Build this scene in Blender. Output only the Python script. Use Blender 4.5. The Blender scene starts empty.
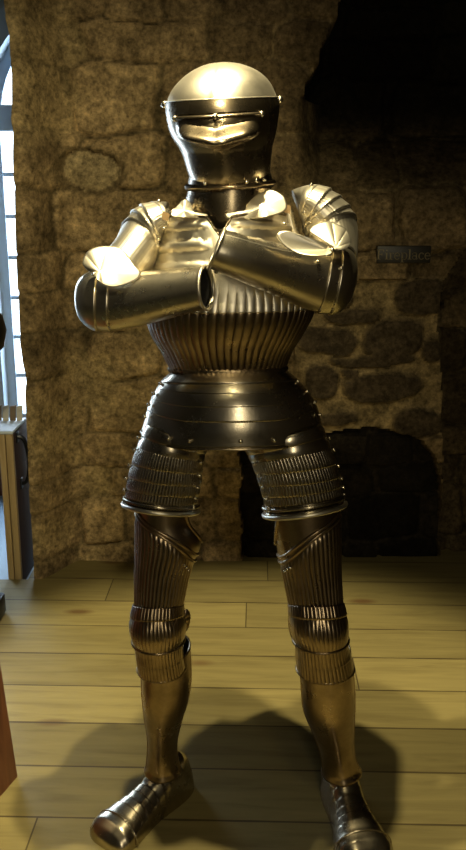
import bpy, bmesh, math, random
import numpy as np
from mathutils import Vector, Matrix
random.seed(7); rng = np.random.RandomState(7)
C = bpy.context.scene.collection
PI = math.pi
# ------------------------------------------------------------------ camera
TH = math.radians(14.5); CH = 1.52; F = 850.0
FW = Vector((0, math.cos(TH), -math.sin(TH))); UP = Vector((0, math.sin(TH), math.cos(TH))); RT = Vector((1, 0, 0))
CAM = Vector((0, 0, CH))
def ray(u, v): return RT*((u-233)/F) + UP*(-(v-425)/F) + FW
def P(u, v, Y):
    d = ray(u, v); return CAM + d*(Y/d.y)
def G(u, v, z=0.0):
    d = ray(u, v); return CAM + d*((z-CH)/d.z)
cam = bpy.data.cameras.new('camera'); cam.sensor_fit = 'VERTICAL'; cam.sensor_height = 24; cam.lens = 24*F/850
co = bpy.data.objects.new('camera', cam); C.objects.link(co); co.location = CAM
co.rotation_euler = (math.radians(90)-TH, 0, 0); bpy.context.scene.camera = co
cam.clip_start = 0.05

# ------------------------------------------------------------------ materials
def newmat(name):
    m = bpy.data.materials.new(name); m.use_nodes = True
    nt = m.node_tree; b = nt.nodes['Principled BSDF']; return m, nt, b
def node(nt, t, **kw):
    n = nt.nodes.new(t)
    for k, v in kw.items():
        if k in n.inputs: n.inputs[k].default_value = v
        else: setattr(n, k, v)
    return n
def math_n(nt, op, a, b=None):
    n = nt.nodes.new('ShaderNodeMath'); n.operation = op
    for i, x in enumerate((a, b)):
        if x is None: continue
        if isinstance(x, (int, float)): n.inputs[i].default_value = x
        else: nt.links.new(x, n.inputs[i])
    return n.outputs[0]
def mixc(nt, fac, a, b, blend='MIX'):
    n = nt.nodes.new('ShaderNodeMix'); n.data_type = 'RGBA'; n.blend_type = blend
    for i, x in ((0, fac), (6, a), (7, b)):
        if isinstance(x, (int, float)): n.inputs[i].default_value = x
        elif isinstance(x, tuple): n.inputs[i].default_value = (*x, 1)
        else: nt.links.new(x, n.inputs[i])
    return n.outputs[2]
def ramp(nt, fac, stops):
    n = nt.nodes.new('ShaderNodeValToRGB'); e = n.color_ramp.elements
    while len(e) < len(stops): e.new(0.5)
    for k, (p, c) in enumerate(stops):
        e[k].position = p; e[k].color = (*c, 1) if isinstance(c, tuple) else (c, c, c, 1)
    nt.links.new(fac, n.inputs[0]); return n.outputs[0]
def steel(name, col, dark, r0, r1, scale=14):
    m, nt, b = newmat(name)
    tc = node(nt, 'ShaderNodeTexCoord')
    n1 = node(nt, 'ShaderNodeTexNoise', Scale=scale, Detail=6.0, Roughness=0.65)
    nt.links.new(tc.outputs['Object'], n1.inputs['Vector'])
    n2 = node(nt, 'ShaderNodeTexNoise', Scale=scale*9, Detail=3.0)
    nt.links.new(tc.outputs['Object'], n2.inputs['Vector'])
    c = ramp(nt, n1.outputs['Fac'], [(0.36, dark), (0.62, col)])
    nt.links.new(c, b.inputs['Base Color'])
    rr = ramp(nt, n1.outputs['Fac'], [(0.3, r1), (0.7, r0)])
    nt.links.new(rr, b.inputs['Roughness'])
    b.inputs['Metallic'].default_value = 1.0
    bp = node(nt, 'ShaderNodeBump', Strength=0.06, Distance=0.002)
    nt.links.new(n2.outputs['Fac'], bp.inputs['Height']); nt.links.new(bp.outputs[0], b.inputs['Normal'])
    return m
M = {}
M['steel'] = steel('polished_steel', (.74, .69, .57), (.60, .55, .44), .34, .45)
M['visor'] = steel('visor_steel', (.50, .44, .33), (.38, .33, .24), .2, .3)
M['arm'] = steel('arm_steel', (.66, .60, .47), (.50, .44, .33), .24, .34)
M['dark'] = steel('shaded_brown_steel', (.30, .245, .165), (.20, .16, .10), .22, .33)  # darker copy of the steel, shade of visor and collar put into it
M['leg'] = steel('brown_reflection_steel', (.36, .275, .175), (.24, .18, .11), .25, .35)  # same steel browned, reflections of the dark room put into the colour
M['bright'] = steel('bright_rivet_steel', (.82, .76, .6), (.7, .64, .5), .2, .26)
def plain(name, col, rough=.6, metal=0.0, nscale=30, var=.25):
    m, nt, b = newmat(name)
    tc = node(nt, 'ShaderNodeTexCoord'); n1 = node(nt, 'ShaderNodeTexNoise', Scale=float(nscale), Detail=4.0)
    nt.links.new(tc.outputs['Object'], n1.inputs['Vector'])
    c = mixc(nt, n1.outputs['Fac'], tuple(x*(1-var) for x in col), tuple(x*(1+var) for x in col))
    nt.links.new(c, b.inputs['Base Color']); b.inputs['Roughness'].default_value = rough; b.inputs['Metallic'].default_value = metal
    return m
M['inner_shade'] = plain('interior_shade', (.012, .010, .008), .9)  # black for shells that stand for shade inside the empty suit
M['leather'] = plain('tan_leather', (.30, .19, .08), .6)
M['iron'] = plain('black_iron', (.012, .013, .016), .35, .3)
M['white'] = plain('white_paint', (.62, .70, .78), .45, 0, 20, .06)
M['frame'] = plain('pale_blue_paint', (.40, .50, .60), .5, 0, 8, .08)
M['plaster'] = plain('far_plaster', (.42, .46, .48), .8, 0, 5, .15)
M['ceiling'] = plain('dark_ceiling', (.07, .055, .04), .9, 0, 3, .3)
M['blue_floor'] = plain('daylight_blue_floor', (.30, .40, .50), .5, 0, 6, .15)  # passage floor, blue daylight put into its colour
M['sign'] = plain('dark_sign_board', (.020, .017, .010), .45)
M['gold'] = plain('dull_gilt_lettering', (.22, .175, .08), .5)
M['paper'] = plain('cream_paper', (.6, .56, .45), .8); M['brownpaper'] = plain('brown_card', (.20, .14, .08), .8)
def woodmat(name, a, b_, axis='Z', rough=.45, scale=6):
    m, nt, b = newmat(name)
    tc = node(nt, 'ShaderNodeTexCoord'); mp = node(nt, 'ShaderNodeMapping')
    s = [9., 9., 9.]; s['XYZ'.index(axis)] = .8; mp.inputs['Scale'].default_value = s
    nt.links.new(tc.outputs['Object'], mp.inputs[0])
    n1 = node(nt, 'ShaderNodeTexNoise', Scale=float(scale), Detail=6.0, Distortion=.6); nt.links.new(mp.outputs[0], n1.inputs['Vector'])
    nt.links.new(ramp(nt, n1.outputs['Fac'], [(.3, a), (.7, b_)]), b.inputs['Base Color']); b.inputs['Roughness'].default_value = rough
    return m
M['red_wood'] = woodmat('reddish_wood', (.09, .028, .012), (.20, .07, .028))
M['door_wood'] = woodmat('dark_door_wood', (.045, .022, .014), (.085, .045, .028), rough=.6)
M['edge_wood'] = woodmat('pale_edge_wood', (.36, .25, .11), (.50, .37, .18), rough=.6)

def floor_mat():
    m, nt, b = newmat('floor_boards')
    tc = node(nt, 'ShaderNodeTexCoord'); mp = node(nt, 'ShaderNodeMapping')
    mp.inputs['Rotation'].default_value = (0, 0, math.radians(1.6)); nt.links.new(tc.outputs['Object'], mp.inputs[0])
    sx = node(nt, 'ShaderNodeSeparateXYZ'); nt.links.new(mp.outputs[0], sx.inputs[0])
    W = .205
    yy = math_n(nt, 'DIVIDE', math_n(nt, 'SUBTRACT', sx.outputs['Y'], 2.05), W)
    k = math_n(nt, 'FLOOR', yy); fy = math_n(nt, 'FRACT', yy)
    wn = node(nt, 'ShaderNodeTexWhiteNoise', noise_dimensions='1D'); nt.links.new(k, wn.inputs['W'])
    xx = math_n(nt, 'DIVIDE', math_n(nt, 'ADD', sx.outputs['X'], math_n(nt, 'MULTIPLY', wn.outputs['Value'], 7.3)), 3.4)
    j = math_n(nt, 'FLOOR', xx); fx = math_n(nt, 'FRACT', xx)
    cb = node(nt, 'ShaderNodeCombineXYZ'); nt.links.new(k, cb.inputs[0]); nt.links.new(j, cb.inputs[1])
    w2 = node(nt, 'ShaderNodeTexWhiteNoise', noise_dimensions='2D'); nt.links.new(cb.outputs[0], w2.inputs['Vector'])
    ey = math_n(nt, 'MULTIPLY', math_n(nt, 'MINIMUM', fy, math_n(nt, 'SUBTRACT', 1.0, fy)), W)
    ex = math_n(nt, 'MULTIPLY', math_n(nt, 'MINIMUM', fx, math_n(nt, 'SUBTRACT', 1.0, fx)), 3.4)
    wob = node(nt, 'ShaderNodeTexNoise', Scale=5.0, Detail=2.0); nt.links.new(tc.outputs['Object'], wob.inputs['Vector'])
    seam_w = math_n(nt, 'MULTIPLY', wob.outputs['Fac'], .0062)
    sy = math_n(nt, 'LESS_THAN', ey, seam_w); sxx = math_n(nt, 'LESS_THAN', ex, .0022)
    seam = math_n(nt, 'MAXIMUM', sy, sxx)
    # grain, offset for every board
    cb2 = node(nt, 'ShaderNodeCombineXYZ')
    nt.links.new(math_n(nt, 'ADD', math_n(nt, 'MULTIPLY', sx.outputs['X'], .9), math_n(nt, 'MULTIPLY', w2.outputs['Value'], 40)), cb2.inputs[0])
    nt.links.new(math_n(nt, 'MULTIPLY', sx.outputs['Y'], 9), cb2.inputs[1])
    gr = node(nt, 'ShaderNodeTexNoise', Scale=3.0, Detail=8.0, Roughness=.6, Distortion=.8); nt.links.new(cb2.outputs[0], gr.inputs['Vector'])
    col = ramp(nt, gr.outputs['Fac'], [(.22, (.155, .12, .046)), (.5, (.23, .187, .073)), (.8, (.285, .23, .09))])
    tone = ramp(nt, w2.outputs['Value'], [(0, .72), (1, 1.1)])
    col = mixc(nt, 1.0, col, tone, 'MULTIPLY')
    # knots
    mpk = node(nt, 'ShaderNodeMapping'); mpk.inputs['Scale'].default_value = (2.0, 5.0, 1)
    nt.links.new(mp.outputs[0], mpk.inputs[0])
    vo = node(nt, 'ShaderNodeTexVoronoi', Scale=1.0); nt.links.new(mpk.outputs[0], vo.inputs['Vector'])
    kn = ramp(nt, vo.outputs['Distance'], [(.05, 1.0), (.14, 0.0)])
    kv = node(nt, 'ShaderNodeSeparateColor'); nt.links.new(vo.outputs['Color'], kv.inputs[0])
    kn = math_n(nt, 'MULTIPLY', kn, math_n(nt, 'GREATER_THAN', kv.outputs[0], .45))
    col = mixc(nt, math_n(nt, 'MULTIPLY', kn, .75), col, (.10, .045, .018))
    col = mixc(nt, math_n(nt, 'MULTIPLY', seam, .85), col, (.05, .033, .014))
    nt.links.new(col, b.inputs['Base Color']); b.inputs['Roughness'].default_value = .55
    b.inputs['Specular IOR Level'].default_value = .25
    bp = node(nt, 'ShaderNodeBump', Strength=.35, Distance=.004)
    h = math_n(nt, 'SUBTRACT', math_n(nt, 'MULTIPLY', gr.outputs['Fac'], .35), seam)
    nt.links.new(h, bp.inputs['Height']); nt.links.new(bp.outputs[0], b.inputs['Normal'])
    return m
M['floor'] = floor_mat()
def stone_mat():
    m, nt, b = newmat('rubble_stone')
    at = node(nt, 'ShaderNodeAttribute', attribute_name='tint'); tc = node(nt, 'ShaderNodeTexCoord')
    n1 = node(nt, 'ShaderNodeTexNoise', Scale=13.0, Detail=10.0, Roughness=.74); nt.links.new(tc.outputs['Object'], n1.inputs['Vector'])
    n2 = node(nt, 'ShaderNodeTexNoise', Scale=48.0, Detail=6.0, Roughness=.7); nt.links.new(tc.outputs['Object'], n2.inputs['Vector'])
    f = ramp(nt, n1.outputs['Fac'], [(.30, .35), (.5, 1.0), (.70, 1.7)])
    g = ramp(nt, n2.outputs['Fac'], [(.32, .42), (.68, 1.6)])
    c = mixc(nt, 1.0, mixc(nt, 1.0, at.outputs['Color'], f, 'MULTIPLY'), g, 'MULTIPLY')
    nt.links.new(c, b.inputs['Base Color']); b.inputs['Roughness'].default_value = .92
    b.inputs['Specular IOR Level'].default_value = .15
    bp = node(nt, 'ShaderNodeBump', Strength=.7, Distance=.012)
    nt.links.new(math_n(nt, 'ADD', n1.outputs['Fac'], math_n(nt, 'MULTIPLY', n2.outputs['Fac'], .5)), bp.inputs['Height'])
    nt.links.new(bp.outputs[0], b.inputs['Normal']); return m
M['stone'] = stone_mat()
def glass_mat():
    m, nt, b = newmat('window_glass'); nt.nodes.remove(b)
    o = nt.nodes['Material Output']; t = node(nt, 'ShaderNodeBsdfTransparent'); g = node(nt, 'ShaderNodeBsdfGlossy', Roughness=.05)
    nz = node(nt, 'ShaderNodeTexNoise', Scale=3.0); fac = ramp(nt, nz.outputs['Fac'], [(.3, .04), (.7, .09)])
    mx = node(nt, 'ShaderNodeMixShader'); nt.links.new(fac, mx.inputs[0]); nt.links.new(t.outputs[0], mx.inputs[1]); nt.links.new(g.outputs[0], mx.inputs[2])
    nt.links.new(mx.outputs[0], o.inputs[0]); return m
M['glass'] = glass_mat()

# ------------------------------------------------------------------ object helpers
def link(name, me, mat, parent=None, smooth=True, thick=0, ang=40):
    o = bpy.data.objects.new(name, me); C.objects.link(o)
    if mat: me.materials.append(mat)
    if smooth:
        me.polygons.foreach_set('use_smooth', [True]*len(me.polygons)); me.set_sharp_from_angle(angle=math.radians(ang))
    if thick:
        s = o.modifiers.new('thickness', 'SOLIDIFY'); s.thickness = thick; s.offset = 0
    if parent: o.parent = parent
    return o
def tag(o, label, cat, group=None):
    o['label'] = label; o['category'] = cat
    if group: o['group'] = group
    return o
def struct(o): o['kind'] = 'structure'; return o
def mesh(verts, faces):
    me = bpy.data.meshes.new('m'); me.from_pydata([tuple(v) for v in verts], [], faces); me.update(); return me
class MB:
    def __init__(s): s.bm = bmesh.new()
    def box(s, lo, hi, bev=0):
        r = bmesh.ops.create_cube(s.bm, size=1.0); vs = r['verts']
        for v in vs:
            v.co = Vector([lo[i]+(hi[i]-lo[i])*(v.co[i]+.5) for i in range(3)])
        if bev:
            es = list({e for v in vs for e in v.link_edges})
            bmesh.ops.bevel(s.bm, geom=es, offset=bev, segments=2, affect='EDGES', profile=.5)
        return s
    def hexa(s, pts):
        vs = [s.bm.verts.new(p) for p in pts]
        for f in ((0,3,2,1),(4,5,6,7),(0,1,5,4),(1,2,6,5),(2,3,7,6),(3,0,4,7)): s.bm.faces.new([vs[i] for i in f])
        return s
    def tube(s, pts, r, n=10, closed=False):
        pts = [Vector(p) for p in pts]; rings = []; N = len(pts)
        for i, p in enumerate(pts):
            if closed: t = pts[(i+1) % N]-pts[i-1]
            else: t = pts[min(i+1, N-1)]-pts[max(i-1, 0)]
            t.normalize(); a = t.cross(Vector((0, 0, 1)))
            if a.length < .05: a = t.cross(Vector((1, 0, 0)))
            a.normalize(); b = t.cross(a); rr = r(i) if callable(r) else r
            rings.append([s.bm.verts.new(p+a*rr*math.cos(2*PI*k/n)+b*rr*math.sin(2*PI*k/n)) for k in range(n)])
        for i in range(N if closed else N-1):
            A, B = rings[i], rings[(i+1) % N]
            for k in range(n): s.bm.faces.new((A[k], A[(k+1) % n], B[(k+1) % n], B[k]))
        if not closed:
            s.bm.faces.new(rings[0][::-1]); s.bm.faces.new(rings[-1])
        return s
    def lathe(s, prof, c=(0,0,0), n=32):
        rings = [[s.bm.verts.new((c[0]+r*math.cos(2*PI*k/n), c[1]+r*math.sin(2*PI*k/n), c[2]+z)) for k in range(n)] for r, z in prof]
        for A, B in zip(rings, rings[1:]):
            for k in range(n): s.bm.faces.new((A[k], A[(k+1) % n], B[(k+1) % n], B[k]))
        s.bm.faces.new(rings[0][::-1]); s.bm.faces.new(rings[-1]); return s
    def done(s, name, mat, parent=None, smooth=True, ang=35):
        bmesh.ops.recalc_face_normals(s.bm, faces=s.bm.faces)
        me = bpy.data.meshes.new(name); s.bm.to_mesh(me); s.bm.free()
        return link(name, me, mat, parent, smooth, ang=ang)
def empty(name, loc=(0,0,0)):
    o = bpy.data.objects.new(name, None); C.objects.link(o); o.location = loc; o.empty_display_size = .1; return o

# ------------------------------------------------------------------ lofted armour plates
def cr(a, b, c, d, t):
    return .5*((2*b)+(c-a)*t+(2*a-5*b+4*c-d)*t*t+(3*b-a-3*c+d)*t*t*t)
class Tube:
    """a run of elliptical sections; angle 0 faces the front, +90 the second edge point"""
    def __init__(s, rows, tilt=0.0, flat=0.0):
        s.tilt = tilt; s.flat = flat; s.L = []; s.Rr = []; s.ry = []
        for (lx, ly, rx, ry_, Y, d) in rows:
            Ya, Yb = Y if isinstance(Y, tuple) else (Y, Y)
            s.L.append(P(lx, ly, Ya)); s.Rr.append(P(rx, ry_, Yb)); s.ry.append(d)
        s.n = len(rows)-1
    def _ip(s, arr, x):
        x = max(0, min(s.n-1e-6, x*s.n)); i = int(x); t = x-i
        g = lambda k: arr[max(0, min(s.n, k))]
        return cr(g(i-1), g(i), g(i+1), g(i+2), t)
    def frame(s, x):
        l, r, d = s._ip(s.L, x), s._ip(s.Rr, x), s._ip(s.ry, x)
        e = .02; c0 = (s._ip(s.L, max(0, x-e))+s._ip(s.Rr, max(0, x-e)))/2; c1 = (s._ip(s.L, min(1, x+e))+s._ip(s.Rr, min(1, x+e)))/2
        c = (l+r)/2; u = (r-l)/2; v = u.cross(c1-c0)
        if v.y > 0: v = -v
        v.normalize(); fl = s.flat(x) if callable(s.flat) else s.flat; v = (v*(1-fl)+Vector((0, -1, 0))*fl).normalized(); v.z += s.tilt; return c, u, v*d
    def pt(s, x, a, off=0.0, k=1.0):
        c, u, v = s.frame(x)
        o = u*math.sin(a)+v*math.cos(a)
        nrm = (u.normalized()*math.sin(a)*v.length+v.normalized()*math.cos(a)*u.length)
        return c+o*k+nrm.normalized()*off
def D(x): return math.radians(x)
def fval(f, *a): return f(*a) if callable(f) else f
def plate(tube, s0, s1, name, mat, parent, a0=-180, a1=180, ns=24, na=96, off=0.0, thick=.0035, ang=40, hole=None, cap0=False):
    full = abs(a1-a0-360) < 1e-6
    cols = na if full else na+1
    V = []; Fc = []
    for i in range(ns+1):
        k = i/ns
        for j in range(cols):
            a = D(a0+(a1-a0)*j/na)
            x0, x1 = fval(s0, a), fval(s1, a); x = x0+(x1-x0)*k
            V.append(tube.pt(x, a, off(x, a, k) if callable(off) else off))
    for i in range(ns):
        for j in range(na):
            if hole:
                a = D(a0+(a1-a0)*(j+.5)/na); k = (i+.5)/ns
                x0, x1 = fval(s0, a), fval(s1, a)
                if hole(x0+(x1-x0)*k, a): continue
            j2 = (j+1) % cols
            Fc.append((i*cols+j, i*cols+j2, (i+1)*cols+j2, (i+1)*cols+j))
    if cap0: Fc.append(tuple(range(cols))[::-1])
    return link(name, mesh(V, Fc), mat, parent, True, thick, ang)
def bead(tube, s, name, mat, parent, a0=-180, a1=180, r=.004, n=90, off=0.0, rope=0):
    full = abs(a1-a0-360) < 1e-6
    pts = [tube.pt(fval(s, D(a0+(a1-a0)*i/n)), D(a0+(a1-a0)*i/n), off) for i in range(n if full else n+1)]
    rr = (lambda i: r*(1+.28*math.cos(i*PI))) if rope else r
    return MB().tube(pts, rr, 8, full).done(name, mat, parent, ang=80)
_riv = None
def rivet(pos, parent, r=.0042, mat=None):
    global _riv
    if _riv is None:
        bm = bmesh.new(); bmesh.ops.create_uvsphere(bm, u_segments=10, v_segments=6, radius=1.0)
        _riv = bpy.data.meshes.new('rivet'); bm.to_mesh(_riv); bm.free(); _riv.materials.append(M['bright'])
        _riv.polygons.foreach_set('use_smooth', [True]*len(_riv.polygons))
    o = bpy.data.objects.new('rivet', _riv); C.objects.link(o); o.location = pos; o.scale = (r, r, r); o.parent = parent; return o
def flute(a, n, sharp=.6):  # raised ridges with hollow valleys
    return abs(math.cos(n*a/2))**sharp
def sm(x, a, b):
    t = max(0, min(1, (x-a)/(b-a))); return t*t*(3-2*t)

suit = empty('suit_of_armour', (0.03, 1.88, 0))
tag(suit, 'polished fluted steel suit of armour standing with crossed arms on the wooden floor', 'suit of armour')
ROOT = suit.location.copy()
def reroot():       # children are built in world space; keep them there under the moved root
    bpy.context.view_layer.update()
    for o in suit.children: o.matrix_parent_inverse = Matrix.Translation(-ROOT)

# ---- torso
S = M['steel']
torso = Tube([(182,205,284,203,1.89,.07),(166,216,289,213,1.89,.112),(160,235,293,233,1.885,.130),(155,265,305,264,1.88,.145),(150,293,312,292,1.88,.162),
              (148,314,312,312,1.88,.166),(153,334,302,332,1.88,.146),(163,351,291,350,1.88,.118),(172,369,284,368,1.88,.098)], .07)
ca = D(-5)
under = Tube([(182,203,286,201,1.89,.07),(168,216,298,212,1.89,.10),(160,235,304,232,1.885,.12),(155,265,310,263,1.88,.133),(150,295,313,294,1.88,.145),
              (148,318,312,316,1.88,.150),(153,336,302,334,1.88,.140),(163,352,291,351,1.88,.122),(172,369,284,368,1.88,.108)], .10)
neckline = lambda a: .178+.05*max(0, 1-abs(a-ca)/D(48))+.065*max(0, 1-abs(a-ca)/D(10))
def breast_off(x, a, k):
    f = sm(x, .42, .62)*(1-sm(abs(a), D(78), D(95)))
    o = .0036*f*flute(a-ca, 60, .5)
    h = sm(abs(a-ca), D(6), D(16))*(1-sm(x, .38, .45))*sm(x, .20, .24)      # cross ridges on the upper chest
    return o+.0065*h*max(0, math.sin(x*2*PI/.075))**.6
breast = plate(torso, lambda a: neckline(a)+.03*sm(abs(a), D(60), D(100)), .60, 'breastplate', S, suit, -96, 96, 60, 480, breast_off)
lowb = plate(torso, .595, 1.0, 'fluted_lower_breast', M['leg'], breast, -96, 96, 40, 480, breast_off)  # part of the breastplate, dark reflection put into a browner steel
lowb['label'] = 'lower breastplate, dark reflection put into its brown, with flutes fanning up from the waist'
plate(torso, .06, 1.0, 'backplate', S, suit, 94, 266, 40, 80, .001)
bead(torso, neckline, 'neck_roll', M['dark'], breast, -62, 62, .003, 160, .002)
for sg in (-1, 1):
    pts = [torso.pt(.12+.40*i/50, D(sg*(64+20*i/50)), .006) for i in range(51)]
    MB().tube(pts, lambda i: .0085*(1+.10*math.cos(i*PI)), 10).done('armhole_roll', S, breast, ang=80)
    for q in (.235,):
        rivet(torso.pt(q, D(sg*56), .003), breast, .006)
# added black shell, stands for the shade seen in the gaps
plate(under, 0.0, .98, 'gap_shade_shell', M['inner_shade'], suit, ns=30, na=48, off=-.016, thick=0, cap0=True)
waist = Tube([(173,364,283,363,1.88,.100),(171,369,285,368,1.88,.103),(174,374,283,373,1.88,.103)], .12)
bead(waist, .5, 'waist_roll', M['leg'], breast, r=.006, n=140, rope=1)

# ---- fauld and tassets
hip = Tube([(175,370,284,369,1.88,.104),(165,379,293,377,1.88,.120),(156,391,305,389,1.88,.138),(150,405,314,403,1.88,.15),(146,421,319,419,1.88,.157),
            (142,437,322,435,1.88,.158),(141,455,324,453,1.88,.158)], .15)
fz = [0, .20, .36, .52, .68, 1.0]
arch = lambda a: .87-.10*sm(abs(a), D(25), D(80))
fauld = plate(hip, 0, .21, 'fauld', M['visor'], suit, ns=10, na=160, off=lambda x, a, k: .001+.002*k)
for i in range(1, 5):
    e1 = (lambda a, i=i: fz[i+1]*(arch(a)/.81)*.83+.012) if i < 4 else (lambda a: arch(a))
    s0 = lambda a, i=i: fz[i]*(arch(a)/.81)*.83
    l = plate(hip, s0, e1, 'fauld_lame', M['visor'], fauld, ns=10, na=160, off=lambda x, a, k, i=i: .0004*i+.0008*k*k)
    for sg in (-1, 1): rivet(hip.pt(s0(D(sg*72))+.06, D(sg*72), .006+.0012*i), fauld, .0045)
bead(hip, arch, 'rolled_edge', M['dark'], fauld, -180, 180, .0035, 160, .004)
for aa in (-40, -25, 5, 25, 40): rivet(hip.pt(arch(D(aa))-.07, D(aa), .009), fauld, .0045)

def tasset(rows, mir, fl):
    t = Tube(rows, .24); mt = M['visor']
    A = (-118, 118)
    z = [0.0, .12, .22, .37, .51, .65, .78, 1.0]
    bot = plate(t, .775, 1.0, 'tasset', mt, suit, *A, 14, 120, lambda x, a, k: .004+.010*k*k-.004*math.exp(-((k-.45)/.12)**2))
    for i in range(6):
        fl_on = i >= 2
        plate(t, z[i], z[i+1]+.012, 'lame', mt, bot, *A, 10, 420, (lambda x, a, k, i=i, f=fl_on: (.001+.0028*k + (.0034*flute(a, fl, .5)*(1-sm(abs(a), D(80), D(92)))*(1-.7*k**6) if f else .002*math.sin(k*PI)))))
    bead(t, .84, 'roped_rib', mt, bot, *A, r=.004, n=110, off=.009, rope=1)
    bead(t, .99, 'rolled_edge', M['steel'], bot, *A, r=.0055, n=110, off=.013)
    ains = 62*mir; aout = -80*mir
    for q in z[2:7]+[.81, .9, .97]:
        rivet(t.pt(q+.02, D(ains), .010), bot, .0042)
    for q in z[1:7]+[.9]:
        rivet(t.pt(q+.03, D(aout), .010), bot, .0042)
    return bot
tasset([(148,424,206,446,1.86,.100),(139,450,201,462,1.86,.100),(132,475,199,483,1.86,.100),(129,494,195,501,1.86,.098),(129,504,193,511,1.86,.100)], 1, 72)
tasset([(246,447,319,424,1.85,.100),(254,463,329,450,1.85,.102),(261,483,336,475,1.85,.104),(266.5,502,339,491,1.85,.102),(269.5,515,339.5,504,1.85,.104)], -1, 72)

# ---- legs
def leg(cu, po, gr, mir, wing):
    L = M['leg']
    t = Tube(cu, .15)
    rib = lambda a: .20+.42*sm(a*mir, D(-80), D(80))
    top = lambda a: .02+.46*sm(a*mir, D(30), D(88))
    c = plate(t, top, 1.0, 'cuisse', L, suit, -150, 150, 60, 300,
              lambda x, a, k: .0035*flute(a, 40, .6)*sm(x, rib(a)+.03, rib(a)+.10)*(1-sm(abs(a), D(72), D(95)))*(1-sm(x, .9, 1.0)))
    for dq in (0, .05): bead(t, lambda a, dq=dq: rib(a)+dq-.03, 'stop_rib', L, c, -100, 100, .0042, 90, .002)
    bead(t, top, 'rolled_edge', L, c, -110, 110, .005, 90, .002)
    for q in (-.02, .03, .09): rivet(t.pt(rib(D(50*mir))+.08+q*.4, D((45+160*q)*mir), .005), c, .0035)
    p = Tube(po, .12); ks = [0, .2, .5, .75, 1.0]
    pl = plate(p, .14, .56, 'poleyn', L, suit, -140, 140, 24, 240, lambda x, a, k: .0045*math.sin(k*PI)**.8+.003*flute(a, 44, .6)*math.sin(k*PI)*(1-sm(abs(a), D(45), D(70))))
    plate(p, 0.0, .17, 'upper_lame', L, pl, -125, 125, 8, 220, lambda x, a, k: .004+.002*flute(a, 44, .6)*(1-sm(abs(a), D(45), D(80))))
    plate(p, .53, .78, 'lower_lame', L, pl, -125, 125, 12, 220, lambda x, a, k: .001+.003*k*k+.002*flute(a, 44, .6)*(1-sm(abs(a), D(45), D(80))))
    bot = lambda a: 1.0+.0*a
    plate(p, .75, 1.0, 'knee_plate', L, pl, -120, 120, 12, 220, lambda x, a, k: .003+.003*k+.0022*flute(a, 44, .6)*(1-sm(abs(a), D(45), D(80))))
    bead(p, .99, 'rolled_edge', L, pl, -115, 115, .004, 80, .006)
    bead(p, .53, 'roped_rib', L, pl, -110, 110, .003, 80, .004, rope=1)
    wing(pl)
    g = Tube(gr)
    G_ = plate(g, 0, 1.0, 'greave', L, suit, -180, 180, 50, 120, lambda x, a, k: .004*math.exp(-(a/D(16))**2)*(1-.4*x)+.004*sm(k, .93, 1.0), ang=60)
    for sg in (-1, 1):
        pts = [g.pt(.05+.9*i/30, D(sg*78), .0015) for i in range(31)]
        MB().tube(pts, .0022, 6).done('side_seam', L, G_, ang=80)
    return G_
def patch(outline, focus, Yf, name, mat, parent, nf=0, amp=.004, nr=16, thick=.003):
    """shell plate: outline (photo-plane points) round a focus, bulged by Yf(t, phi)"""
    pts = []; n = len(outline); K = 10
    for i in range(n):
        for k in range(K):
            g = lambda q: Vector(outline[q % n]); pts.append(cr(g(i-1), g(i), g(i+1), g(i+2), k/K))
    N = len(pts); V = [P(*focus, Yf(0, 0))]; f = Vector(focus)
    for r in range(1, nr+1):
        t = r/nr
        for p in pts:
            q = f+(p-f)*t; phi = math.atan2(p.y-f.y, p.x-f.x)
            V.append(P(q.x, q.y, Yf(t, phi)-amp*t*(abs(math.cos(nf*phi/2))**.7 if nf else 0)))
    Fc = [(0, 1+i, 1+(i+1) % N) for i in range(N)]
    for r in range(nr-1):
        for i in range(N): Fc.append((1+r*N+i, 1+(r+1)*N+i, 1+(r+1)*N+(i+1) % N, 1+r*N+(i+1) % N))
    return link(name, mesh(V, Fc), mat, parent, True, thick, 50)
def wingL(pl):
    patch([(180,612),(186,609),(190,614),(189,625),(184,633),(178,630),(177,620)], (181,621), lambda t, p: 1.85+.012*t*t, 'poleyn_wing', M['leg'], pl, 6, .003)
    rivet(P(180,621,1.835), pl, .005)
def wingR(pl):
    patch([(292,612),(289,616),(289,628),(293,640),(298,640),(299,628),(296,616)], (294,626), lambda t, p: 1.85+.012*t*t, 'poleyn_wing', M['leg'], pl, 6, .003)
    rivet(P(296,626,1.83), pl, .005)
gl = leg([(138,490,194,497,1.88,.080),(137,516,193,522,1.88,.080),(136.5,540,200,543,1.875,.078),(136,574,189,575,1.865,.070),(136,612,181,612,1.85,.062)],
    [(135,604,182,604,1.852,.064),(132,618,183,617,1.846,.068),(132,630,184,629,1.845,.070),(135.5,645,182,644,1.85,.064),(138,656,182,655,1.855,.061),(140.5,668,183,667,1.86,.060)],
    [(141,648,190,645,1.885,.066),(142,677,191,676,1.895,.066),(143,697,188,697,1.90,.063),(145,714,182.5,714,1.91,.057),(148,735,177.5,735,1.92,.048),(148,752,177,752,1.925,.044),(146,770,180,770,1.925,.048)], 1, wingL)
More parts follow.
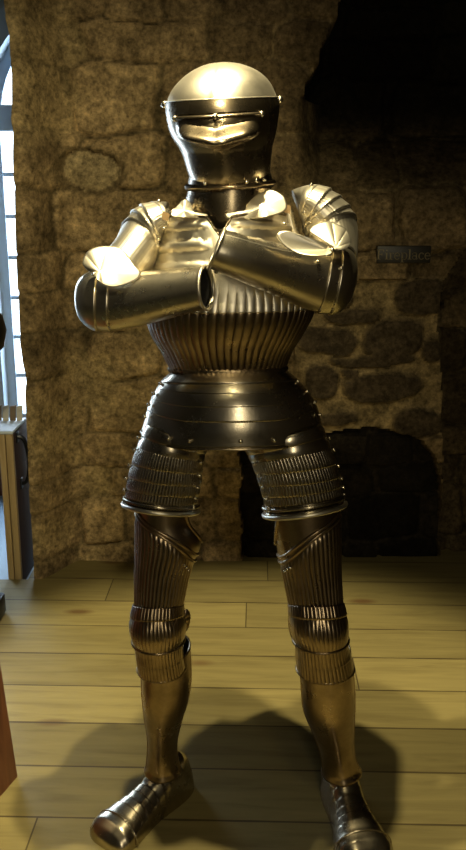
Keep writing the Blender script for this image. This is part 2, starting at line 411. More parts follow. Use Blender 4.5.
gr_ = leg([(268,500,338,494,1.87,.084),(272,522,339,518,1.87,.084),(277,545,339.5,542,1.865,.080),(283,575,340,574,1.86,.073),(291,612,342,611,1.845,.063)],
    [(290,604,342,603,1.845,.064),(290.5,617,345,616,1.838,.069),(292.5,630,346,629,1.837,.071),(296,645,347,644,1.84,.065),(297.5,656,349,655,1.845,.062),(299.5,669,351,668,1.85,.062)],
    [(299,650,350,648,1.875,.066),(301,683,353.5,682,1.885,.066),(303,704,354,704,1.89,.063),(309,721,353.5,720,1.90,.057),(317,740,353,739,1.91,.048),(321.5,756,354.5,755,1.915,.045),(323,773,360,771,1.915,.050)], -1, wingR)
def sabaton(ank, toe, Lf, parent=suit, w=1.0):
    d = (toe-ank); d.z = 0; d.normalize(); sd = Vector((-d.y, d.x, 0)); back = toe-d*Lf
    prof = [(0.0,.010,.02),(.006,.024,.066),(.02,.034,.104),(.04,.040,.122),(.06,.043,.126),(.085,.044,.118),(.11,.043,.098),(.14,.043,.080),(.175,.047,.068),(.21,.054,.061),(.24,.061,.056),(.262,.062,.050),(.28,.055,.038),(.29,.042,.024),(.295,.022,.012)]
    q = Lf/.295; V = []; Fc = []; na = 40; ns = 84
    xs = [r[0] for r in prof]
    for i in range(ns+1):
        x = .295*i/ns
        wv = np.interp(x, xs, [r[1] for r in prof]); hv = np.interp(x, xs, [r[2] for r in prof])
        stepk = (x-.10)/.022
        lm = .0028*(1-(stepk % 1)) if .10 < x < .235 else 0
        for j in range(na):
            a = 2*PI*j/na; cx, cz = math.sin(a), math.cos(a)
            ex = math.copysign(abs(cx)**.8, cx)
            z = max(0, cz)**.85*(hv+lm) if cz > 0 else 0
            ww = wv*(1 if cz > 0 else 1.0)*w+lm*.6
            if cz <= 0: ex = ex*1.0
            if .0 < x < .09: ww *= 1-.10*max(0, cz)
            V.append(back+d*x*q+sd*ex*ww+Vector((0, 0, max(0.0, z)+(.001 if cz > 0 else 0.0))))
    for i in range(ns):
        for j in range(na): Fc.append((i*na+j, i*na+(j+1) % na, (i+1)*na+(j+1) % na, (i+1)*na+j))
    Fc.append(tuple(range(na))[::-1]); Fc.append(tuple(ns*na+j for j in range(na)))
    o = link('sabaton', mesh(V, Fc), M['visor'], parent, True, 0, 32)
    bm = bmesh.new(); bm.from_mesh(o.data); bmesh.ops.remove_doubles(bm, verts=bm.verts, dist=.0004); bmesh.ops.recalc_face_normals(bm, faces=bm.faces)
    bm.to_mesh(o.data); bm.free()
    pts = [back+d*(.242*q)+sd*math.sin(D(a))*.064*w+Vector((0, 0, .003+math.cos(D(a))**.85*.056)) for a in range(-88, 89, 4)]
    MB().tube(pts, lambda i: .0018*(1+.2*math.cos(i*PI)), 8).done('toe_rib', M['visor'], o, ang=80)
    return o
sabaton(Vector((-.176, 1.93, 0)), G(101, 847), .315, w=1.10)
sabaton(Vector((.283, 1.925, 0)), G(370, 868), .315, w=1.15)

# ---- gorget and helmet
neck = Tube([(190,184,270,181,1.875,.098),(190,191,269,188,1.875,.098),(188,199,270,196,1.875,.099),(186,208,272,205,1.878,.101),(184,218,275,215,1.885,.105),(180,228,280,225,1.885,.110)], -.05)
go = plate(neck, .10, lambda a: .80, 'gorget', M['dark'], suit, ns=30, na=140, off=lambda x, a, k: .003+.004*sm(k, .9, 1), ang=50)  # helmet shadow on the collar put into the darker steel
bead(neck, .10, 'roped_collar', M['dark'], go, r=.006, n=150, off=.004, rope=1)
for aa in (-48, 52):
    rivet(neck.pt(.62, D(aa), .006), go, .005)
patch([(225,214.5),(236,214.5),(243,214),(248,204),(256,196),(264,192),(272,190.5),(280,194),(285,199),(286,209),(276,214.5),(259,218),(240,218.5),(227,218)], (264,207), lambda t, p: 1.775-.022*t*math.sin(p)-.004*(1-t*t), 'gorget_flange', S, go)
patch([(171,215),(176,208),(184,200),(190,203),(194,211),(206.5,214.5),(206,218),(192,217.5),(178,217.5)], (184,211), lambda t, p: 1.778-.022*t*math.sin(p)-.004*(1-t*t), 'gorget_flange', S, go)
face = D(-6)
hel = Tube([(219,63.5,226,63,1.87,.006),(205,66,241,65,1.87,.045),(190,73.5,256,71,1.87,.082),(178,84,267,80,1.87,.107),(170.5,95,273.5,91,1.87,.122),(168,106,276.5,101,1.87,.130),
            (169,117,276.5,111,1.87,.133),(171.5,129,275,123,1.87,.133),(176,139,273,134,1.87,.130),(183,150,270,146,1.87,.122),(188,163,268.5,158,1.87,.113),(191.5,175,267.5,171,1.875,.104),(191,188,270,184,1.875,.102)], -.10)
skull = plate(hel, 0, lambda a: .415, 'helmet', S, suit, ns=40, na=160, off=lambda x, a, k: .003*math.exp(-((a-face)/D(4))**2)*sm(x, .05, .2), cap0=True)
plate(hel, .40, 1.0, 'neck_guard', S, skull, 88, 272, 30, 70)
def ridge_x(a): return .705-.10*min(1, abs(a-face)/D(50))
def vis_off(x, a, k):
    b = a-face; f = 1-sm(abs(b), D(20), D(50)); keel = .010*math.exp(-(b/D(14))**2)*sm(x, .52, .60)*(1-sm(x, .76, .9))
    r = ridge_x(a); o = .0
    if x < r: o = .036*sm(x, r-.115, r-.004)**.9 if x > r-.115 else 0
    else: o = .036*(1-sm(x, r, r+.05))
    lip = .006*math.exp(-((x-.512)/.008)**2)*(1-sm(abs(b), D(44), D(50)))
    return .004+f*o+keel+lip
def slit(x, a): return .488 < x < .503 and abs(a-face) < D(44) and abs(a-face) > D(1.5)
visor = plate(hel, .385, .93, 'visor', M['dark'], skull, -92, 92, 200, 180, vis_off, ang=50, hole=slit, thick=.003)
bead(hel, .386, 'brow_edge', M['steel'], visor, -91, 91, .0015, 120, .005)
plate(hel, .90, 1.0, 'bevor_ring', M['dark'], skull, -92, 92, 10, 120, lambda x, a, k:   .003+.004*k)
bead(hel, .985, 'roped_edge', M['leg'], skull, -180, 180, .0045, 160, .008, rope=1)
plate(hel, .12, .98, 'helmet_shade_shell', M['inner_shade'], skull, ns=30, na=40, off=-.012, thick=0, cap0=True)  # black sheet put inside for the shade behind the sight slit
for aa in (-46, 46): rivet(hel.pt(.513, face+D(aa), .008), visor, .006)
rivet(hel.pt(.513, face, .012), visor, .006)
for aa in (-90, 90):
    o = rivet(hel.pt(.405, D(aa), .007), visor, .008); o['label'] = 'bright visor pivot rivet'
for aa in (20, 33, 46, -30): rivet(hel.pt(.95, D(aa), .014), skull, .0045)

# ---- arms
def arm(up, fo, seams, wings, rivs, mir, nl, flat):
    t = Tube(up)
    pa = plate(t, 0, .30, 'pauldron', S, suit, ns=16, na=120, off=lambda x, a, k: .001+.002*k*k, cap0=True)
    zz = [.29+.36*i/nl for i in range(nl+1)]
    for i in range(nl):
        plate(t, zz[i], zz[i+1]+.012, 'pauldron_lame', S, pa, ns=8, na=140, off=lambda x, a, k: .001+.0045*k*k+.0015*flute(a, 50, .7))
        bead(t, zz[i+1]+.008, 'roped_edge', S, pa, r=.0026, n=120, off=.005, rope=1)
    rr = plate(t, .64, 1.0, 'rerebrace', S, suit, ns=16, na=120, off=lambda x, a, k: .0015+.001*flute(a, 40, .8))
    for q, aa in ((.1, 20), (.25, -50), (.33, 30), (.5, 35), (.62, 40)): rivet(t.pt(q, D(aa*mir), .006), pa, .0045)
    f = Tube(fo, 0, flat); s1, s2 = seams
    co_ = plate(f, 0, s1+.008, 'couter', M['arm'], suit, ns=24, na=100, off=lambda x, a, k: .002+.002*k*k, cap0=True)
    plate(f, s1, s2+.006, 'elbow_lame', M['arm'], co_, ns=8, na=100, off=lambda x, a, k: .001+.002*k*k)
    for w in wings: patch(*w[:3], 'couter_wing', S, co_, *w[3:])
    for r in rivs: rivet(P(*r), co_, .0045)
    va = plate(f, s2, 1.0, 'vambrace', M['arm'], suit, ns=40, na=110, off=lambda x, a, k: .0005+.003*sm(k, .965, 1.0), thick=.003)
    bead(f, .997, 'rolled_edge', S, va, r=.0032, n=90, off=.003)
    if mir < 0:
        MB().tube([f.pt(s2+(.985-s2)*i/40, D(-52), .001) for i in range(41)], .0022, 6).done('edge_seam', S, va, ang=80)
    for q in (.93,): rivet(f.pt(q, D(100), .004), va, .004)
    plate(f, .03, .975, 'sleeve_shade_shell', M['inner_shade'], va, ns=20, na=40, off=-.005, thick=0)  # added black tube so the open wrist looks shaded
# viewer's left arm
arm([(167,203,168,211,1.88,.03),(158,203,163,223,1.88,.070),(148,205,161,236,1.875,.085),(136,211,156,248,1.87,.080),(126,224,153,259,1.86,.068),(115,243,149,270,1.835,.060),(99,262,134,290,1.80,.050)],
    [(77,291,77.5,302,1.80,.010),(78.5,285,79,309,1.80,.028),(82,278.5,82,318,1.79,.044),(89,274,89,325,1.785,.054),(99,272,98.5,329,1.78,.057),(112,272,111.5,329.5,1.77,.057),(135,272.5,135,326,1.75,.055),
     (160,271,160.5,320,1.725,.051),(184,269,185,313.5,1.70,.047),(205,267.5,208,308,1.675,.043)],
    (.45, .555),
    [([(83,264),(89,251),(105,246.5),(122,250),(135,266),(141,274),(134,281),(115,287),(101,283),(93,274)], (100,272), lambda t, p: 1.703+.010*t*t-.03*t*math.sin(p), 7, .0022)],
    [(94,274,1.700), (80,290,1.765), (104,283,1.69)], 1, 3, lambda x: .92-.47*sm(x, .5, 1))
# viewer's right arm, laid over the left wrist
arm([(297,202,293,191,1.88,.03),(300,213,307,187,1.88,.065),(304,222,323,188.5,1.875,.083),(306,231,341,201,1.87,.080),(312,242,354,220,1.86,.068),(318,253,356,240,1.835,.060),(323,264,355,263,1.80,.052)],
    [(355,267,354.5,277,1.80,.010),(354.5,261,352,289,1.795,.028),(352,254,346,303,1.785,.044),(346,250,337,311,1.775,.053),(337,248.5,324,312.5,1.765,.056),(322,248,308,308.5,1.75,.055),(292,246.5,276,295,1.715,.051),
     (262,240.5,246,282.5,1.68,.047),(240,234.5,224,273.5,1.66,.044),(224,230.5,208.5,267,1.652,.042)],
    (.40, .50),
    [([(327,222),(338,225),(347,231),(350.5,243),(344,250),(334,249),(324,243),(310,232),(316,225)], (336,248), lambda t, p: 1.70+.012*t*t-.035*t*math.sin(p), 9, .003),
     ([(277,235),(286,231),(299,234.5),(315,240),(328,247),(331,254),(318,256),(300,254),(285,246)], (327,250), lambda t, p: 1.668-.02*t-.03*t*math.sin(p), 7, .002)],
    [(332,250,1.665), (341,268,1.715), (318,262,1.695)], -1, 4, .88)
# buckled shoulder strap
for q in (((283,203),(291,206),(290,214),(283,212)), ((163,211),(170,214),(168,221),(161,219))):
    MB().hexa([P(*p, 1.80) for p in q]+[P(*p, 1.79) for p in q]).done('shoulder_strap', M['leather'], suit, smooth=False)
reroot()

# ------------------------------------------------------------------ setting: rubble wall as real relief
def vnoise(X, Z, sc, seed):
    r = np.random.RandomState(seed); T = r.rand(64, 64)
    x, z = X*sc, Z*sc; i, j = np.floor(x).astype(int), np.floor(z).astype(int); fx, fz = x-i, z-j
    fx, fz = fx*fx*(3-2*fx), fz*fz*(3-2*fz); g = lambda a, b: T[a % 64, b % 64]
    return (g(i, j)*(1-fx)+g(i+1, j)*fx)*(1-fz)+(g(i, j+1)*(1-fx)+g(i+1, j+1)*fx)*fz
def fbm(X, Z, sc, seed): return sum(vnoise(X, Z, sc*2**k, seed+k)/2**k for k in range(4))/1.875
def sstep(x, a, b):
    t = np.clip((x-a)/(b-a), 0, 1); return t*t*(3-2*t)
WY = 3.5
def wall_xz(u, v):
    p = P(u, v, WY); return p.x, p.z
def in_poly(X, Z, poly):
    ins = np.zeros(X.shape, bool); n = len(poly)
    for i in range(n):
        (x1, z1), (x2, z2) = poly[i], poly[(i+1) % n]
        c = ((z1 > Z) != (z2 > Z)) & (X < (x2-x1)*(Z-z1)/((z2-z1) if z2 != z1 else 1e-9)+x1); ins ^= c
    return ins
def build_wall():
    edge_px = [(4,-40),(5,0),(7,20),(11,36),(12,60),(13.5,75),(13.5,105),(12.5,118),(15,135),(16,180),(17.5,250),(20,310),(21,340),(24,362),(27,375),(26,395),(27.5,425),(29,460),(32,515),(35.5,577),(37,600)]
    ed = [P(u, v, 3.32) for u, v in edge_px]; ez = np.array([p.z for p in ed])[::-1]; ex = np.array([p.x for p in ed])[::-1]
    nx, nz = 340, 360; x1 = 2.2
    zz = np.linspace(-.04, 3.3, nz); xs0 = np.interp(zz, ez, ex)
    T = np.linspace(0, 1, nx)**1.15
    X = xs0[:, None]+(x1-xs0[:, None])*T[None, :]; Z = np.repeat(zz[:, None], nx, 1)
    wx = X+.035*(fbm(X, Z, 4, 3)-.5)*2; wz = Z+.03*(fbm(X, Z, 4, 9)-.5)*2
    # seeds: coursed rubble
    seeds = []; z = -.1
    while z < 3.5:
        h = random.uniform(.13, .26); x = -1.1+random.uniform(0, .2)
        while x < 2.5:
            w = random.uniform(.18, .5) if x < 0 else random.uniform(.14, .42)
            seeds.append((x+w/2, z+h/2+random.uniform(-.02, .02), w, h)); x += w
        z += h
    sd = np.array(seeds); F1 = np.full(X.shape, 9.); F2 = F1.copy(); ID = np.zeros(X.shape, int)
    for k, (sx, sz, w, h) in enumerate(sd):
        dx, dz = np.abs(wx-sx)/w, np.abs(wz-sz)/h
        d = (dx**3.2+dz**3.2)**(1/3.2)
        nearer = d < F1
        F2 = np.where(nearer, F1, np.minimum(F2, d)); ID = np.where(nearer, k, ID); F1 = np.where(nearer, d, F1)
    e = F2-F1
    r1 = rng.rand(len(sd)); r2 = rng.rand(len(sd)); r3 = rng.rand(len(sd))
    lf = 1-.5*sstep(-X, -.35, .05); relief = lf*(sstep(e, .02, .16)*.03*(.5+r1[ID])+(r2[ID]-.5)*.02)+.012*(fbm(X, Z, 9, 33)-.5)
    stone = sstep(e+.07*(fbm(X, Z, 15, 55)-.5), .0, .09)
    warm = np.stack([.30+.10*r3, .215+.07*r3, .105+.035*r3], 1)*(0.45+.8*r1[:, None])
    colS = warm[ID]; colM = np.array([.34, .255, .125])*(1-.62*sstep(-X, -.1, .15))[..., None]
    plast = sstep(fbm(X, Z, 2.6, 21), .50, .60)*sstep(-X, -.75, .0)          # smeared lime mortar
    col = colS*stone[..., None]+colM*(1-stone[..., None])
    col = col*(.55+.9*fbm(X, Z, 7, 61)[..., None])
    col = col*(1-.7*plast[..., None])+np.array([.38, .285, .135])*.7*plast[..., None]; relief = relief*(1-.6*plast)
    # stones over the fireplace, and the pale oval one at upper left
    pal = [(328,340,28,14),(393,338,30,18),(381,388,36,14),(322,383,17,16),(416,424,26,13),(420,296,25,17),(352,314,26,7),(372,360,42,5),(340,418,18,7),(330,295,22,9),(432,352,9,11),(350,372,8,6)]
    bx = in_poly(X, Z, [wall_xz(*q) for q in ((288,283),(446,276),(446,436),(300,436))])
    best = np.full(X.shape, 9.)
    wx, wz = wx+.03*(fbm(X, Z, 11, 13)-.5), wz+.03*(fbm(X, Z, 11, 19)-.5)
    for k, (u, v, a, b) in enumerate(pal):
        cx, cz = wall_xz(u, v); aw = a*3.55/F; bw = b*3.6/F
        best = np.minimum(best, (np.abs((wx-cx)/aw)**2.6+np.abs((wz-cz)/bw)**2.6)**(1/2.6))
    sm_ = 1-sstep(best, .95, 1.12)
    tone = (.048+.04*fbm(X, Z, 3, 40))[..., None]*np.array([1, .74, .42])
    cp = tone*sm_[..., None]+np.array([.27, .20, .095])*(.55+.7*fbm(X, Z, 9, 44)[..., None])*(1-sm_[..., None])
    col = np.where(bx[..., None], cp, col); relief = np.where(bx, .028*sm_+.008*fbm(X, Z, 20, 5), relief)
    cx, cz = wall_xz(92, 170); dd = np.sqrt(((wx-cx)/(26*3.55/F))**2+((wz-cz)/(18*3.55/F))**2)
    relief = np.where(dd < 1.15, .0, relief); col = np.where((dd < 1.3)[..., None], np.array([.24, .175, .085])*(.6+.8*fbm(X, Z, 8, 62)[..., None]), col); rg = np.exp(-((dd-1.10)/.12)**2); col = col*(1-.22*rg[..., None]); relief = relief-.006*rg+.02*(dd < 1)*(1-dd**2)
    col = np.where((dd < 1)[..., None], np.array([.40, .31, .16])*(.7+.6*fbm(X, Z, 14, 60)[..., None]), col)
    # right part is darker, its dim lighting painted into the stone
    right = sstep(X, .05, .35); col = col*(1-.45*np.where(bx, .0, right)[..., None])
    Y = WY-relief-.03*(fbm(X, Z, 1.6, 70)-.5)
    # left end turns towards the room
    Y -= .19*(1-sstep(X, xs0[:, None]+.02, xs0[:, None]+.17))*1.0
    # fireplace recess under a rough arch, sooty inside with the recess shade in the colour
    fp = [wall_xz(*q) for q in ((243,600),(242,540),(240,500),(243,470),(238,452),(262,440),(300,440),(330,431),(375,427),(415,437),(432,455),(438,480),(440,505),(441,600))]
    wob = .012*(fbm(X, Z, 12, 80)-.5)*2
    a = in_poly(X+wob, Z+wob, fp)
    soot_shade = .55*(.012+.03*stone*r1[ID]+.03*np.exp(-((e-.03)/.04)**2))[..., None]*np.array([1, .78, .5])
    Y = np.where(a, Y+.05, Y); col = np.where(a[..., None], soot_shade, col)
    b = in_poly(X+wob, Z, [wall_xz(*q) for q in ((442,285),(438,330),(443,400),(441,520),(441,640),(900,640),(900,100),(466,250))])
    Y = np.where(b & ~a, Y+.12, Y); col = np.where((b & ~a)[..., None], col*.5, col)  # set-back strip at the far right, shade painted in by dimming
    # recess at the upper right, its blackness is shade painted into the colour
    fl = [wall_xz(*q) for q in ((352,-160),(345,-40),(341,0),(338,18),(330,34),(322,50),(318,66),(306,84),(303,100),(330,128),(380,150),(430,170),(600,190),(900,190),(900,-160))]
    w2 = .02*(fbm(X, Z, 9, 90)-.5)*2; c = in_poly(X+w2, Z+w2, fl)
    z0 = wall_xz(330, 215)[1]; z1 = wall_xz(330, 95)[1]; xa = wall_xz(300, 150)[0]
    lo = np.maximum(sstep(Z, z0, z1), 0)*sstep(X, xa-.02, xa+.12*1.0); c = np.where(c & (Z > z1), 1.0, lo*(Z <= z1))
    c = np.where((Z <= z1), c, np.where(in_poly(X+w2, Z+w2, fl), 1.0, 0.0))
    Y = Y+.34*c; col = col*(1-c[..., None])+soot_shade*.35*c[..., None]
    V = np.stack([X, Y, Z], -1).reshape(-1, 3); n = len(V)
    idx = np.arange(nz*nx).reshape(nz, nx)
    Fc = np.stack([idx[:-1, :-1], idx[:-1, 1:], idx[1:, 1:], idx[1:, :-1]], -1).reshape(-1, 4)
    # reveal of the opening at the left end
    m = 8; RV = []; RC = []
    for k in range(1, m+1):
        t = k/m; RV.append(np.stack([xs0+.02*(fbm(zz, zz*0+k, 8, 5)-.5), Y[:, 0]+.62*t, zz], -1)); RC.append(np.repeat(np.array([[.30, .25, .17]]), nz, 0))
    V = np.concatenate([V]+RV); cc = np.concatenate([col.reshape(-1, 3)]+RC)
    prev = idx[:, 0]; ex_f = []
    for k in range(m):
        cur = n+k*nz+np.arange(nz); ex_f.append(np.stack([prev[:-1], prev[1:], cur[1:], cur[:-1]], -1)); prev = cur
    Fc = np.concatenate([Fc]+ex_f)
    me = mesh(V.tolist(), Fc.tolist())
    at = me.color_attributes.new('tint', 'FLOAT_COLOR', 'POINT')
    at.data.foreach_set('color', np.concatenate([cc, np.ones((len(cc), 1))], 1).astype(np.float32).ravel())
    return struct(link('wall_back', me, M['stone'], None, True, 0, 70))
build_wall()
def slab(name, lo, hi, mat): return struct(MB().box(lo, hi).done(name, mat, None, False))
fl = MB().box((-3.0, -2.6, -.06), (2.2, 3.29, 0)).box((-.86, 3.29, -.06), (2.2, 4.0, 0)).done('floor', M['floor'], None, False); struct(fl)
slab('floor_passage', (-3.0, 3.292, -.10), (-.862, 4.75, -.04), M['blue_floor'])
slab('floor_passage_end', (-.86, 4.02, -.10), (.4, 4.75, -.04), M['blue_floor'])
slab('ceiling', (-3.1, -2.7, 3.3), (2.3, 4.9, 3.4), M['ceiling'])
slab('wall_left', (-3.1, -2.7, -.1), (-3.0, 4.9, 3.3), M['ceiling'])
slab('wall_right', (2.2, -2.7, -.1), (2.3, 4.1, 3.3), M['ceiling'])
slab('wall_front', (-3.0, -2.7, -.1), (2.2, -2.6, 3.3), M['ceiling'])
slab('wall_behind_chimney', (-.60, 4.02, -.1), (2.2, 4.10, 3.3), M['ceiling'])
slab('wall_passage_end', (.40, 4.10, -.1), (.48, 4.9, 3.3), M['plaster'])
# far wall with the arched window and an unseen second one, added for light
FY = 4.7
def win(cx, w, sill, spring): return dict(cx=cx, w=w, sill=sill, spring=spring)
wins = [win(-.70, .585, .31, 1.96), win(-2.2, .585, .31, 1.96)]  # second entry is the added window, there for blue rim light
def far_wall():
    mb = MB(); y0, y1 = FY, FY+.16; xs = [-3.0]
    for w in sorted(wins, key=lambda q: q['cx']): xs += [w['cx']-w['w'], w['cx']+w['w']]
    xs.append(.4)
    for i in range(0, len(xs), 2): mb.box((xs[i], y0, -.1), (xs[i+1], y1, 3.3))
    for w in wins:
        mb.box((w['cx']-w['w'], y0, -.1), (w['cx']+w['w'], y1, w['sill']))
        n = 20
        for k in range(n):
            xa = w['cx']-w['w']+2*w['w']*k/n; xb = xa+2*w['w']/n
            za = w['spring']+math.sqrt(max(0, w['w']**2-(xa-w['cx'])**2)); zb = w['spring']+math.sqrt(max(0, w['w']**2-(xb-w['cx'])**2))
            mb.hexa([(xa,y0,za),(xb,y0,zb),(xb,y1,zb),(xa,y1,za),(xa,y0,3.3),(xb,y0,3.3),(xb,y1,3.3),(xa,y1,3.3)])
    struct(mb.done('wall_far', M['plaster'], None, False))
far_wall()
for i, w in enumerate(wins):
    cx, W, s, sp = w['cx'], w['w'], w['sill'], w['spring']; y = FY+.05; fw = .05
    mb = MB()
    for sg in (-1, 1): mb.box((min(cx+sg*W, cx+sg*(W-fw)), y, s), (max(cx+sg*W, cx+sg*(W-fw)), y+.06, sp))
    mb.box((cx-W, y-.01, s), (cx+W, y+.07, s+.05)); mb.box((cx-W, y-.01, sp-.06), (cx+W, y+.07, sp+.07))
    n = 24
    for k in range(n):
        a, b = PI*k/n, PI*(k+1)/n; ri, ro = W-fw-.01, W
        q = [(cx+r*math.cos(t), yy, sp+r*math.sin(t)) for yy in (y, y+.06) for r, t in ((ri, a), (ro, a), (ro, b), (ri, b))]
        mb.hexa(q)
    wo = struct(mb.done('window_%d' % (i+1), M['frame'], None, False))
    bars = MB(); nb = 7
    for k in range(1, nb): 
        z = s+.05+(sp-.06-s-.05)*k/nb; bars.box((cx-W+fw, y+.015, z-.010), (cx+W-fw, y+.045, z+.010))
    for q in (-1/3, 1/3): bars.box((cx+q*(W-fw)*1-.012, y+.012, s+.05), (cx+q*(W-fw)+.012, y+.048, sp-.06))
    for a in (36, 72, 108, 144):
        d = Vector((math.cos(D(a)), 0, math.sin(D(a)))); bars.tube([Vector((cx, y+.03, sp+.05)), Vector((cx, y+.03, sp))+d*(W-fw)], .011, 6)
    bars.done('glazing_bars', M['frame'], wo, False)
    pn = MB(); pn.box((cx-W+fw-.005, y+.026, s+.05), (cx+W-fw+.005, y+.030, sp-.05))
    o = pn.done('pane', M['glass'], wo, False)
    m2 = mesh([(cx+(W-fw)*math.cos(PI*k/24), y+.028, sp+.04+(W-fw-.04)*math.sin(PI*k/24)) for k in range(25)], [tuple(range(25))]); link('fanlight_pane', m2, M['glass'], wo, False)
# arched stone surround of the window
mb = MB()
for w in wins:
    for k in range(18):
        a, b = PI*k/18, PI*(k+1)/18
        mb.hexa([(w['cx']+r*math.cos(t), yy, w['spring']+r*math.sin(t)) for yy in (FY-.05, FY) for r, t in ((w['w'], a), (w['w']+.11, a), (w['w']+.11, b), (w['w'], b))])
    for sg in (-1, 1):
        a, b = sorted((w['cx']+sg*w['w'], w['cx']+sg*(w['w']+.11))); mb.box((a, FY-.05, w['sill']-.05), (b, FY, w['spring']))
struct(mb.done('trim_1', M['frame'], None, False))

# ------------------------------------------------------------------ things at the left edge
hd = empty('half_door', (-.92, 3.3, -.04)); tag(hd, 'low dark brown half door with black handle beside the stone jamb under the window', 'half door')
def at(o, root): o.parent = root; o.matrix_parent_inverse = Matrix.Translation(-root.location); return o
for k in range(1):
    at(MB().box((-.945, 3.325, -.04), (-.889, 3.58, .628), .004).done('door_panel', M['door_wood']), hd)
for xa, xb in ((-.945, -.920), (-.916, -.889)):
    at(MB().box((xa, 3.30, -.04), (xb, 3.324, .628), .003).done('edge_board', M['edge_wood']), hd)
at(MB().box((-1.06, 3.292, .629), (-.884, 3.52, .643), .004).done('ledge', M['white']), hd)
hp = []
for i in range(13):
    a = PI*i/12; hp.append((-.888+.042*math.sin(a)**.7, 3.37+.02*(i/12), .495+.105*math.cos(a)))
h_ = MB().tube(hp, .009, 8); h_.box((-.889, 3.352, .575), (-.883, 3.388, .62), .002); h_.box((-.889, 3.372, .37), (-.883, 3.408, .415), .002)
at(h_.done('handle', M['iron']), hd)
for k, (xx, mt, lb) in enumerate(((-.985, 'brownpaper', 'brown leaflet standing on the white ledge, leftmost of the row'), (-.955, 'paper', 'cream leaflet standing between two brown leaflets on the white ledge'),
                     (-.925, 'brownpaper', 'brown leaflet standing second from the stone jamb on the white ledge'), (-.897, 'paper', 'cream leaflet standing nearest the stone jamb on the white ledge'))):
    b = MB().hexa([(xx-.011,3.46,.644),(xx+.011,3.46,.644),(xx+.011,3.47,.644),(xx-.011,3.47,.644),(xx-.014,3.48,.70),(xx+.011,3.48,.705),(xx+.011,3.49,.705),(xx-.014,3.49,.70)])
    tag(b.done('leaflet', M[mt], None, False), lb, 'leaflet', 'leaflets on the half door ledge')
# reddish cupboard under the window
cb = empty('low_cupboard', (-1.5, 4.56, -.04)); tag(cb, 'low reddish wooden cupboard under the far window', 'cupboard')
at(MB().box((-1.75, 4.46, -.04), (-1.12, 4.64, .30), .006).done('carcass', M['red_wood']), cb)
at(MB().box((-1.77, 4.44, .30), (-1.10, 4.65, .33), .004).done('top', M['red_wood']), cb)
for xa in (-1.73, -1.43):
    d_ = at(MB().box((xa, 4.445, 0), (xa+.28, 4.46, .28), .004).done('door', M['red_wood']), cb)
    MB().lathe([(.006, 0), (.012, .008), (.001, .016)], (0, 0, 0), 12).done('knob', M['iron'], d_).location = (xa+.14, 4.444, .2)
# tapered reddish plinth at the near left
pA, pB = G(17.5, 776.5), G(0, 797)
dr = (pB-pA).normalized(); nr = Vector((-dr.y, dr.x, 0)); nr = nr if nr.x < 0 else -nr
b0 = [pA, pA+dr*.34, pA+dr*.34+nr*.34, pA+nr*.34]; ctr = sum(b0, Vector())/4
t0 = [ctr+(p-ctr)*.78+Vector((0, 0, .80)) for p in b0]; 
pl = empty('wooden_stand', ctr); tag(pl, 'tapered reddish brown wooden stand at the left edge nearest the camera', 'stand')
at(MB().hexa([*b0, *t0]).done('body', M['red_wood'], None, False), pl)
tt = [p+Vector((0, 0, .03)) for p in t0]; at(MB().hexa([*[ctr+(p-ctr)*1.06+Vector((0,0,0)) for p in [Vector((q.x,q.y,q.z)) for q in t0]][:0], *t0, *tt]).done('top', M['red_wood'], None, False), pl)
# black post with a round head
bx_ = G(-5, 612).x; by_ = 2.95
po = empty('black_post', (bx_, by_, 0)); tag(po, 'black metal post with rounded head and block foot cut off at the left edge', 'post')
hz = P(-20, 331, by_).z; hx = P(-21, 331, by_).x
at(MB().box((bx_-.05, by_-.05, 0), (bx_+.045, by_+.05, .085), .012).done('foot', M['iron']), po)
at(MB().tube([(bx_-.02, by_, .085), (hx, by_, hz-.08)], .014, 12).done('pole', M['iron']), po)
at(MB().lathe([(.012, -.105), (.05, -.092), (.083, -.055), (.094, 0), (.083, .055), (.05, .092), (.004, .105)], (hx, by_, hz), 28).done('head', M['iron']), po)

# ---- sign
cs = P(404, 254.5, 3.44); sg = empty('wall_sign', cs); tag(sg, 'small dark wall sign reading Fireplace on the stone wall', 'sign')
hw = (P(431, 254, 3.44).x-P(377, 254, 3.44).x)/2; hh = .034
at(MB().box((cs.x-hw, cs.y, cs.z-hh), (cs.x+hw, cs.y+.03, cs.z+hh), .004).done('board', M['sign']), sg)
LET = MB()
def stroke(pts, w, x0, k=.052):
    pts = [Vector((x0+p[0]*k, p[1]*k)) for p in pts]
    for i in range(len(pts)-1):
        d = (pts[i+1]-pts[i]); d.normalize(); n = Vector((-d.y, d.x))*w*k/2; A, B = pts[i]-d*w*k*.2, pts[i+1]+d*w*k*.2
        q = [A-n, B-n, B+n, A+n]; LET.hexa([(cs.x+p.x, cs.y-.0004, cs.z+p.y) for p in q]+[(cs.x+p.x, cs.y-.0018, cs.z+p.y) for p in q])
def arc(cx, cy, rx, ry, a0, a1, n=10): return [(cx+rx*math.cos(D(a0+(a1-a0)*i/n)), cy+ry*math.sin(D(a0+(a1-a0)*i/n))) for i in range(n+1)]
TH_, TN = .10, .05
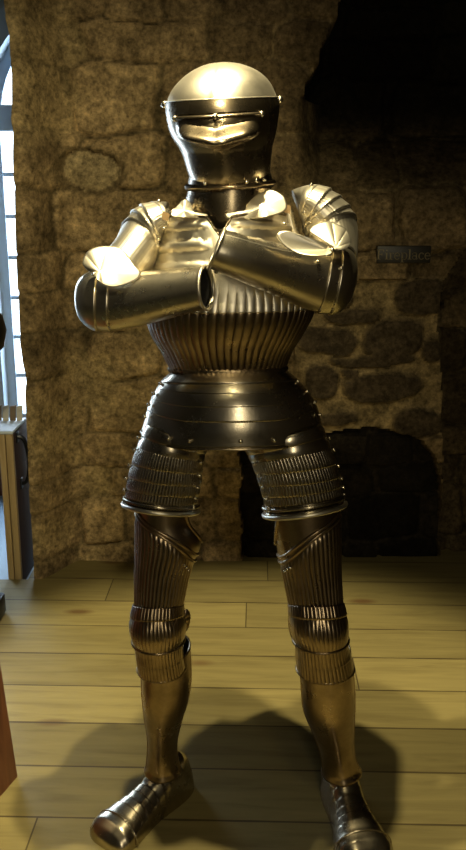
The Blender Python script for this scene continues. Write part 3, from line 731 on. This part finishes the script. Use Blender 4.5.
glyph = {'F': (.62, [([(.12,-.35),(.12,.35)],TH_),([(.0,.35),(.50,.35),(.50,.22)],TN),([(.12,.02),(.38,.02)],TN),([(.38,.10),(.38,-.06)],TN),([(0,-.35),(.26,-.35)],TN)]),
 'i': (.30, [([(.12,-.35),(.12,.12)],TH_),([(.02,.12),(.12,.12)],TN),([(.0,-.35),(.24,-.35)],TN),([(.10,.30),(.14,.30)],TH_)]),
 'r': (.40, [([(.12,-.35),(.12,.12)],TH_),([(.02,.12),(.12,.12)],TN),([(.0,-.35),(.26,-.35)],TN),(arc(.26,-.0,.13,.12,160,60,6),TN),([(.31,.10),(.34,.08)],TH_)]),
 'e': (.50, [(arc(.23,-.12,.19,.24,0,315,16),.07),([(.04,-.10),(.42,-.10)],TN)]),
 'p': (.56, [([(.12,-.58),(.12,.12)],TH_),([(.02,.12),(.12,.12)],TN),([(.0,-.58),(.26,-.58)],TN),(arc(.28,-.12,.19,.24,140,-140,14),.08)]),
 'l': (.30, [([(.12,-.35),(.12,.38)],TH_),([(.02,.38),(.12,.38)],TN),([(.0,-.35),(.24,-.35)],TN)]),
 'a': (.50, [(arc(.19,-.0,.15,.13,170,0,8)+[(.34,-.35)],.08),([(.34,-.35),(.43,-.33)],TN),(arc(.19,-.22,.15,.13,60,330,10),.07)]),
 'c': (.46, [(arc(.23,-.12,.19,.24,40,320,14),.08)])}
tw = sum(glyph[c][0] for c in 'Fireplace'); xx = -tw*.052/2
for c in 'Fireplace':
    for q, w_ in glyph[c][1]: stroke(q, w_, xx)
    xx += glyph[c][0]*.052
lt = at(LET.done('lettering', M['gold'], None, False), sg)
# ------------------------------------------------------------------ light
def spot(name, loc, tgt, power, col, size, blend=.6, rad=.04):
    l = bpy.data.lights.new(name, 'SPOT'); l.energy = power; l.color = col; l.spot_size = D(size); l.spot_blend = blend; l.shadow_soft_size = rad
    o = bpy.data.objects.new(name, l); C.objects.link(o); o.location = loc
    o.rotation_euler = (Vector(tgt)-Vector(loc)).to_track_quat('-Z', 'Y').to_euler(); return o
WARM = (1.0, .86, .50)
spot('spot_overhead', (.02, 1.60, 3.22), (.0, 2.15, 0), 330, WARM, 42, .5, .022)
spot('spot_overhead', (-.38, 1.58, 3.22), (.05, 2.12, 0), 270, WARM, 44, .5, .022)
spot('spot_wall', (-.15, .1, 2.75), (-.48, 3.4, 1.1), 130, WARM, 42, .8)
spot('spot_front', (.12, .45, 3.15), (.05, 2.0, 1.1), 20, WARM, 42, .8, .06)
l = bpy.data.lights.new('streak_light', 'AREA'); l.energy = 20; l.color = (1, .88, .62); l.shape = 'RECTANGLE'; l.size = .16; l.size_y = 1.7  # added strip light behind the camera, shaped to streak the plates
o = bpy.data.objects.new('streak_light', l); C.objects.link(o); o.location = (.48, -1.5, 1.75); o.rotation_euler = (Vector((.05, 1.9, .9))-o.location).to_track_quat('-Z', 'Y').to_euler()
w = bpy.data.worlds.new('daylight'); bpy.context.scene.world = w; w.use_nodes = True
bg = w.node_tree.nodes['Background']; bg.inputs[0].default_value = (.72, .86, 1.0, 1); bg.inputs[1].default_value = 5.0
for wi in wins:  # area lights that boost the daylight, also behind the added window
    l = bpy.data.lights.new('window_daylight', 'AREA'); l.energy = 60; l.color = (.62, .80, 1.0); l.shape = 'RECTANGLE'; l.size = .95; l.size_y = 1.9
    o = bpy.data.objects.new('window_daylight', l); C.objects.link(o); o.location = (wi['cx'], FY+.35, 1.45); o.rotation_euler = (-PI/2, 0, 0)
vs = bpy.context.scene.view_settings; vs.view_transform = 'Standard'; vs.look = 'None'; vs.exposure = 0; vs.gamma = 1
